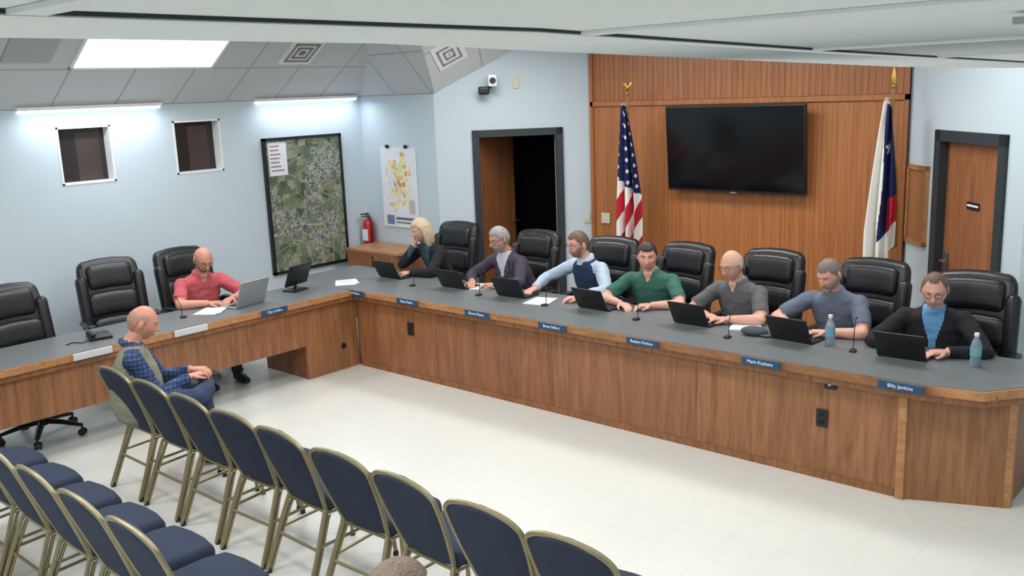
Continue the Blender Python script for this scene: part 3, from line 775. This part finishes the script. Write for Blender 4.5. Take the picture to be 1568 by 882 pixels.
def smooth_labels(me,it=3):
    nv=len(me.vertices);nf=len(me.polygons);nm=len(me.materials)
    if nm<2: return
    idx=np.zeros(nf,dtype=np.int32);me.polygons.foreach_get('material_index',idx)
    tot=np.zeros(nf,dtype=np.int32);me.polygons.foreach_get('loop_total',tot)
    lv=np.zeros(len(me.loops),dtype=np.int32);me.loops.foreach_get('vertex_index',lv)
    lf=np.repeat(np.arange(nf),tot)
    for _ in range(it):
        V=np.zeros((nv,nm));np.add.at(V,(lv,idx[lf]),1.);V/=np.maximum(V.sum(1,keepdims=True),1)
        F=np.zeros((nf,nm));np.add.at(F,lf,V[lv]);idx=F.argmax(1).astype(np.int32)
    me.polygons.foreach_set('material_index',idx)
def remesh(b,name,vox,smooth=4,folds=0):
    src=b.mesh(name+'_src');so=bpy.data.objects.new(name+'_src',src);COL.objects.link(so)
    md=so.modifiers.new('r','REMESH');md.mode='VOXEL';md.voxel_size=vox
    if smooth: sm=so.modifiers.new('s','SMOOTH');sm.factor=.5;sm.iterations=smooth
    dg=bpy.context.evaluated_depsgraph_get();ev=so.evaluated_get(dg);me=bpy.data.meshes.new_from_object(ev)
    kd=kdtree.KDTree(len(b.v));lab={}
    for f,m in zip(b.f,b.m):
        for i in f: lab[i]=m
    for i,p in enumerate(b.v): kd.insert(p,i)
    kd.balance()
    me.materials.clear()
    for m in b.mats: me.materials.append(m)
    idx=[];skinv=set()
    for p in me.polygons:
        co,i,_=kd.find(p.center);k=lab.get(i,0);idx.append(k)
        if b.mats[k].name.startswith('skin'): skinv.update(p.vertices)
    if folds:
        nvv=len(me.vertices);co=np.empty(nvv*3);me.vertices.foreach_get('co',co);co=co.reshape(-1,3)
        no=np.empty(nvv*3,dtype=np.float32);me.vertex_normals.foreach_get('vector',no);no=no.reshape(-1,3)
        for q in range(nvv):
            if q in skinv: continue
            c=co[q];n=noise.noise(Vector((c[0]*9,c[1]*9,c[2]*16)))+.6*noise.noise(Vector((c[0]*22,c[1]*22,c[2]*30)))
            co[q]=c+no[q]*(folds*n)
        me.vertices.foreach_set('co',co.ravel())
    me.polygons.foreach_set('material_index',idx);me.polygons.foreach_set('use_smooth',[True]*len(me.polygons))
    me.name=name;me.update()
    bpy.data.objects.remove(so);bpy.data.meshes.remove(src);return me
def ik(s,t,l1,l2,pole):
    s,t=Vector(s),Vector(t);d=t-s;L=min(d.length,(l1+l2)*.995);dn=d.normalized();t=s+dn*L
    a=(l1*l1-l2*l2+L*L)/(2*L);h=math.sqrt(max(0,l1*l1-a*a))
    p=Vector(pole);p=(p-dn*p.dot(dn)).normalized();return s+dn*a+p*h,t
def person(name,loc,rz,top,skin,hair=None,style='full',hh=.014,beard=None,bh=.008,glasses=False,sleeve='long',arm=None,collar=None,
           front=None,hy=0,hp=20,hr=0,heavy=1.,lean=1.,hands=None,pants=None,legs='seated',seat=.0,longhair=False,head_fwd=0,curl=.45,k=.96,side=0):
    E=empty(name,loc,rz);arm=arm or top;pants=pants or M_pants;sk=skin;hm=None
    b=MB();l=lean
    T=lambda x,y,z:(x+side*max(0,z-.5),y,(z if z<.5 else .5+(z-.5)*k)+seat)
    W=heavy
    spine=[(0,.00,.44),(0,.0,.50),(0,-.01*l,.60),(0,-.045*l,.74),(0,-.10*l,.88),(0,-.145*l,.98),(0,-.165*l,1.035),(0,-.175*l,1.075),(0,-.180*l,1.095)]
    rr=[(.13,.08),(.175*W,.125*W),(.175*W,.13*W**1.6),(.17*W,.128*W**1.8),(.182*W,.125*W),(.19,.108),(.160,.090),(.092,.074),(.062,.058)]
    b.tube([T(*p) for p in spine],rr,top,28,xaxis=(1,0,0),dense=.02)
    nb=Vector(T(0,-.185*l,1.07));hc=nb+Vector((0,-.072-head_fwd,.150))
    b.tube([nb+Vector((0,.015,.015)),hc+Vector((0,.025,-.05))],[.054,.055],sk,18,dense=.02)
    cm=collar or top
    ring=[nb+Vector((math.cos(a)*.064,math.sin(a)*.062+.010,.018+.020*math.sin(a))) for a in [2*math.pi*q/36 for q in range(36)]]
    b.tube(ring,.017,cm,10,closed=True)
    sh={}
    hands=hands or [(-.13,-.50,.80),(.13,-.50,.80)]
    for i,s in enumerate((-1,1)):
        S0=Vector(T(s*.182,-.150*l,1.0));tg=hands[i]
        tgt=Vector(tg[:3]);pole=tg[3] if len(tg)>3 else (s*1.0,-.25,-.42)
        el,wr=ik(S0,tgt,.30,.255,pole)
        inn=Vector(T(s*.10,-.145*l,.99))
        if sleeve=='short':
            md=S0.lerp(el,.80)
            b.tube([inn,S0,S0.lerp(el,.35),md],[.05,.066,.063,.062],arm,16,dense=.014)
            b.tube([S0.lerp(el,.6),el,el.lerp(wr,.3),wr],[.044,.043,.043,.027],sk,14,dense=.014)
        else:
            b.tube([inn,S0,S0.lerp(el,.5),el,el.lerp(wr,.4),wr+(el-wr).normalized()*.02],[.05,.066,.059,.053,.050,.040],arm,16,dense=.014)
            b.tube([el.lerp(wr,.6),wr],[.028,.026],sk,12,dense=.014)
        sh[i]=(el,wr,tg)
    if legs=='seated':
        for s in (-1,1):
            b.tube([(s*.08,-.02,.54+seat),(s*.11,-.2,.55+seat),(s*.15,-.44,.54),(s*.15,-.46,.50)],[.085,.085,.065,.06],pants,16,dense=.025)
            b.tube([(s*.15,-.43,.53),(s*.15,-.44,.30),(s*.15,-.42,.09)],[.062,.056,.045],pants,14,dense=.025)
            b.tube([(s*.15,-.38,.05),(s*.15,-.46,.055),(s*.155,-.58,.04),(s*.155,-.62,.035)],[(.035,.045),(.042,.05),(.045,.032),(.03,.022)],M_shoe,12,dense=.025,xaxis=(1,0,0))
    elif legs=='crossed':
        b.tube([(.08,-.02,.56+seat),(.10,-.2,.56),(.10,-.44,.54),(.10,-.46,.50)],[.088,.085,.066,.06],pants,16,dense=.025)
        b.tube([(.10,-.43,.53),(.10,-.44,.30),(.10,-.40,.09)],[.064,.056,.045],pants,14,dense=.025)
        b.tube([(.10,-.36,.05),(.10,-.44,.055),(.10,-.56,.04),(.10,-.60,.035)],[(.035,.045),(.042,.05),(.045,.032),(.03,.022)],M_shoe,12,dense=.025,xaxis=(1,0,0))
        b.tube([(-.08,-.02,.57+seat),(-.17,-.2,.59),(-.25,-.38,.61),(-.24,-.42,.60)],[.09,.086,.068,.064],pants,16,dense=.025)
        b.tube([(-.25,-.38,.61),(-.08,-.46,.62),(.10,-.46,.64)],[.066,.058,.046],pants,14,dense=.025)
        b.tube([(.10,-.44,.65),(.17,-.45,.65),(.21,-.52,.62),(.23,-.56,.59)],[.042,.045,.042,.03],M_shoe,12,dense=.025)
    me=remesh(b,'body',.009,4,folds=.007)
    if front:
        fm,fw,fz0=front;me.materials.append(fm);kk=len(me.materials)-1;ti=b.mats.index(top);zt=T(0,0,1.07)[2];zb=T(0,0,fz0)[2]
        for p in me.polygons:
            c=p.center
            if p.material_index==ti and c.z>zb and p.normal.y<-.2 and abs(c.x-side*(c.z-.5))<fw*(.25+.75*sstep(zb,zt,c.z)): p.material_index=kk
    smooth_labels(me,3)
    place(me,'body',parent=E)
    hb=MB()
    for i,s in enumerate((-1,1)):
        el,wr,tg=sh[i]
        fd=(wr-el).normalized()
        if len(tg)>4: fd=Vector(tg[4]).normalized()
        elif wr.z<.9: fd=Vector((fd.x*.8,fd.y,min(fd.z,0)*.2)).normalized()
        pn=Vector(tg[5]) if len(tg)>5 else Vector((0,0,-1))
        Z=-(pn-fd*pn.dot(fd)).normalized();X=fd.cross(Z)
        Mh=Matrix((X,fd,Z)).transposed().to_4x4();Mh.translation=wr
        hand_parts(hb,Mh,-s,curl,sk)
    place(remesh(hb,'hands',.0042,2),'hands',parent=E)
    H=Matrix.Translation(hc)@Matrix.Rotation(math.radians(hy),4,'Z')@Matrix.Rotation(math.radians(hr),4,'Y')@Matrix.Rotation(math.radians(hp),4,'X')
    place(head_mesh(H,tuple(sk['c']),hair,style,hh,beard,bh),'head',parent=E)
    bm_=hairmat('eyebrows',beard or hair or (90,70,60))
    h=MB()
    for s in (-1,1):
        h.ell((s*.031,-.0715,.010),(.0125,.0115,.009),M_eye,M=H,nu=12,nv=8);h.ell((s*.031,-.0805,.009),(.0055,.0035,.0055),M_iris,M=H,nu=10,nv=6)
        h.ell((s*.031,-.0755,.0165),(.016,.010,.0045),sk,M=H,nu=12,nv=8)
        h.ell((s*.0790,.010,-.002),(.009,.019,.032),sk,rot=(0.15,0,s*.40),M=H);h.ell((s*.0845,.007,.002),(.004,.010,.019),M_earin,rot=(0.15,0,s*.40),M=H,nu=12,nv=8)
        h.tube([(s*.015,-.094,.030),(s*.032,-.0915,.036),(s*.048,-.079,.030)],[.0026,.0032,.002],bm_,6,M=H)
    h.ell((0,-.0905,-.058),(.021,.0045,.0035),M_lip,M=H,nu=14,nv=8);h.ell((0,-.0875,-.064),(.015,.0055,.004),M_lip,M=H,nu=14,nv=8)
    if glasses:
        for s in (-1,1):
            r=[(s*.032+math.cos(a)*.022,-.101+.006*abs(math.cos(a))*(1 if s*math.cos(a)>0 else 0),.006+math.sin(a)*.016) for a in [2*math.pi*q/16 for q in range(16)]]
            h.tube(r,.0018,M_blackp,6,closed=True,M=H);h.tube([(s*.054,-.095,.010),(s*.078,-.05,.012),(s*.083,.01,.010)],.0017,M_blackp,6,M=H)
        h.tube([(-.010,-.104,.008),(.010,-.104,.008)],.0016,M_blackp,6,M=H)
    if longhair:
        hm=hairmat('long_hair',hair)
        for q in range(34):
            a=math.radians(-15+210*q/33);x=math.cos(a)*.080;y=math.sin(a)*.085+.012
            r=random.uniform(.009,.014)
            h.tube([(x*.75,y*.8,.075),(x*1.08,y*1.05,.0),(x*1.12,y*1.12,-.07),(x*1.05+random.uniform(-.012,.012),y*1.1,-.13-random.uniform(0,.05))],[r*.5,r*1.1,r,.003],hm,8,M=H,dense=.03)
    h.obj('face_features',parent=E,angle=60)
    return E
M_eye=mat('eye_white',(205,200,192),.3);M_iris=mat('eye_iris',(50,40,32),.3);M_lip=mat('lips',(166,104,92),.5);M_earin=mat('ear_inner',(186,130,110),.6)
M_pants=mat('dark_trousers',(38,42,52),.9);M_jeans=mat('denim',(44,58,84),.9,var=.15,scale=50,bump=.2,bscale=400);M_shoe=mat('black_shoe',(24,22,22),.5)
sk1=skinmat((212,162,140));sk2=skinmat((192,144,120));sk3=skinmat((216,162,142));sk4=skinmat((204,144,122))
def hairmat(n,c): return mat(n,c,.6,var=.3,scale=40,bump=.6,bscale=160,stretch=(3,3,.6))
H_gray=(160,156,152);H_blond=(206,186,156);H_dark=(38,28,24);H_salt=(118,108,100);H_white=(186,178,170);H_brown=(100,78,60);H_fair=(164,126,104);H_brd=(128,96,78)
cloth=lambda n,c,**k: mat(n,c,.9,var=.1,scale=25,bump=.3,bscale=30,**k)
K_black=cloth('cardigan_black',(22,24,28));K_teal=plaid('blouse_teal',(40,80,90),(20,40,50),(80,120,120),60)
K_plaid=plaid('shirt_plaid_dark',(50,44,58),(84,74,92),(34,30,40),22);K_tee=cloth('tee_white',(190,190,195))
K_vest=cloth('vest_navy',(30,46,74));K_lb=cloth('shirt_light_blue',(172,188,204))
K_green=cloth('polo_green',(56,104,90));K_gray=cloth('polo_gray',(92,92,94));K_slate=cloth('tee_slate',(96,104,120));K_blk=cloth('jacket_black',(24,24,28));K_sky=cloth('shirt_sky',(98,150,196))
K_red=plaid('shirt_red',(190,84,92),(172,68,76),(204,110,114),30);K_bluepl=plaid('shirt_blue_plaid',(44,64,104),(26,40,74),(84,106,144),11);K_sage=cloth('vest_sage',(132,134,112))
R=math.radians
person('seated_woman',(-6.98,6.83,0),R(-12),K_black,sk1,H_blond,'full',.016,front=(K_teal,.09,.65),hy=-10,hp=14,heavy=.9,lean=1.1,longhair=True,k=.98,
   hands=[(-.06,-.315,1.06,(-.5,-.5,-1),(.15,.05,1),(.4,.5,0)),(.10,-.50,.81)])
person('seated_man',(-5.92,6.81,0),R(-8),K_plaid,sk2,H_gray,'full',.012,beard=H_gray,bh=.008,glasses=True,front=(K_tee,.08,.85),hy=-5,hp=14,heavy=1.16,hands=[(-.10,-.53,.815),(.16,-.48,.815)])
person('seated_man',(-4.98,6.83,0),R(-12),K_vest,sk3,H_brown,'full',.008,beard=H_brd,bh=.003,glasses=True,arm=K_lb,collar=K_lb,hy=-8,hp=8,heavy=1.08,hands=[(-.30,-.53,.815),(.26,-.50,.815)],seat=.02)
person('seated_man',(-4.36,6.82,0),R(14),K_green,sk3,H_dark,'full',.013,sleeve='short',front=(sk3,.035,1.0),hy=18,hp=8,heavy=1.05,hands=[(-.14,-.52,.815),(.10,-.50,.815)],lean=1.1,seat=-.02)
person('seated_man',(-3.46,6.76,0),R(-5),K_gray,sk1,H_white,'bald',.003,glasses=True,sleeve='short',front=(sk1,.03,1.0),hy=-6,hp=14,heavy=1.1,hands=[(-.08,-.46,.815),(.10,-.48,.815)],k=.94)
person('seated_man',(-2.66,6.78,0),R(0),K_slate,sk3,H_salt,'full',.004,beard=H_gray,bh=.003,sleeve='short',hy=-14,hp=26,heavy=1.06,hands=[(-.22,-.44,.815),(.02,-.48,.815)],lean=1.05,k=.95,side=-.08)
person('seated_man',(-2.00,6.66,0),R(12),K_blk,sk3,H_brown,'receding',.006,beard=H_white,bh=.005,glasses=True,front=(K_sky,.07,.78),hy=2,hp=18,heavy=1.16,hands=[(-.14,-.44,.815),(.10,-.46,.815)],k=.93)
person('seated_man',(-8.04,4.53,0),R(84),K_red,sk4,H_fair,'bald',.003,beard=H_salt,bh=.005,glasses=True,sleeve='short',front=(sk4,.03,1.0),hy=0,hp=30,heavy=1.14,hands=[(-.10,-.54,.815),(.12,-.52,.815)],lean=1.1,seat=-.03,curl=.6)
person('seated_man',(-6.10,2.93,0),R(150),K_sage,sk4,H_fair,'bald',.004,arm=K_bluepl,collar=K_bluepl,hy=0,hp=22,heavy=1.2,lean=.05,legs='crossed',pants=M_jeans,seat=-.02,k=.86,head_fwd=.01,
   hands=[(-.06,-.36,.72,(-.5,.3,-.9)),(.08,-.38,.73,(.5,.3,-.9))],curl=.7)
person('seated_woman',(-2.0,1.42,0),R(180),cloth('coat_dark',(40,40,46)),sk1,(112,98,80),'full',.02,hp=10,seat=-.05,k=.85,longhair=True,hands=[(-.1,-.36,.62,(-.5,.3,-.9)),(.1,-.36,.62,(.5,.3,-.9))])
# ------------------------------------------------------------ camera
f,yaw,pit,rol=1441.9,R(131.587),R(11.862),R(-2.208)
Fv=Vector((math.cos(yaw),math.sin(yaw),0));Rv=Vector((math.sin(yaw),-math.cos(yaw),0));U=Vector((0,0,1))
f3=Fv*math.cos(pit)-U*math.sin(pit);u3=Fv*math.sin(pit)+U*math.cos(pit)
r3=Rv*math.cos(rol)+u3*math.sin(rol);u4=-Rv*math.sin(rol)+u3*math.cos(rol)
Mc=Matrix((r3,u4,-f3)).transposed().to_4x4();Mc.translation=Vector((0,0,2.58))
cam=bpy.data.cameras.new('camera');cam.sensor_width=36;cam.lens=36*f/1568;cam.clip_start=.02
co=bpy.data.objects.new('camera',cam);COL.objects.link(co);co.matrix_world=Mc;S.camera=co
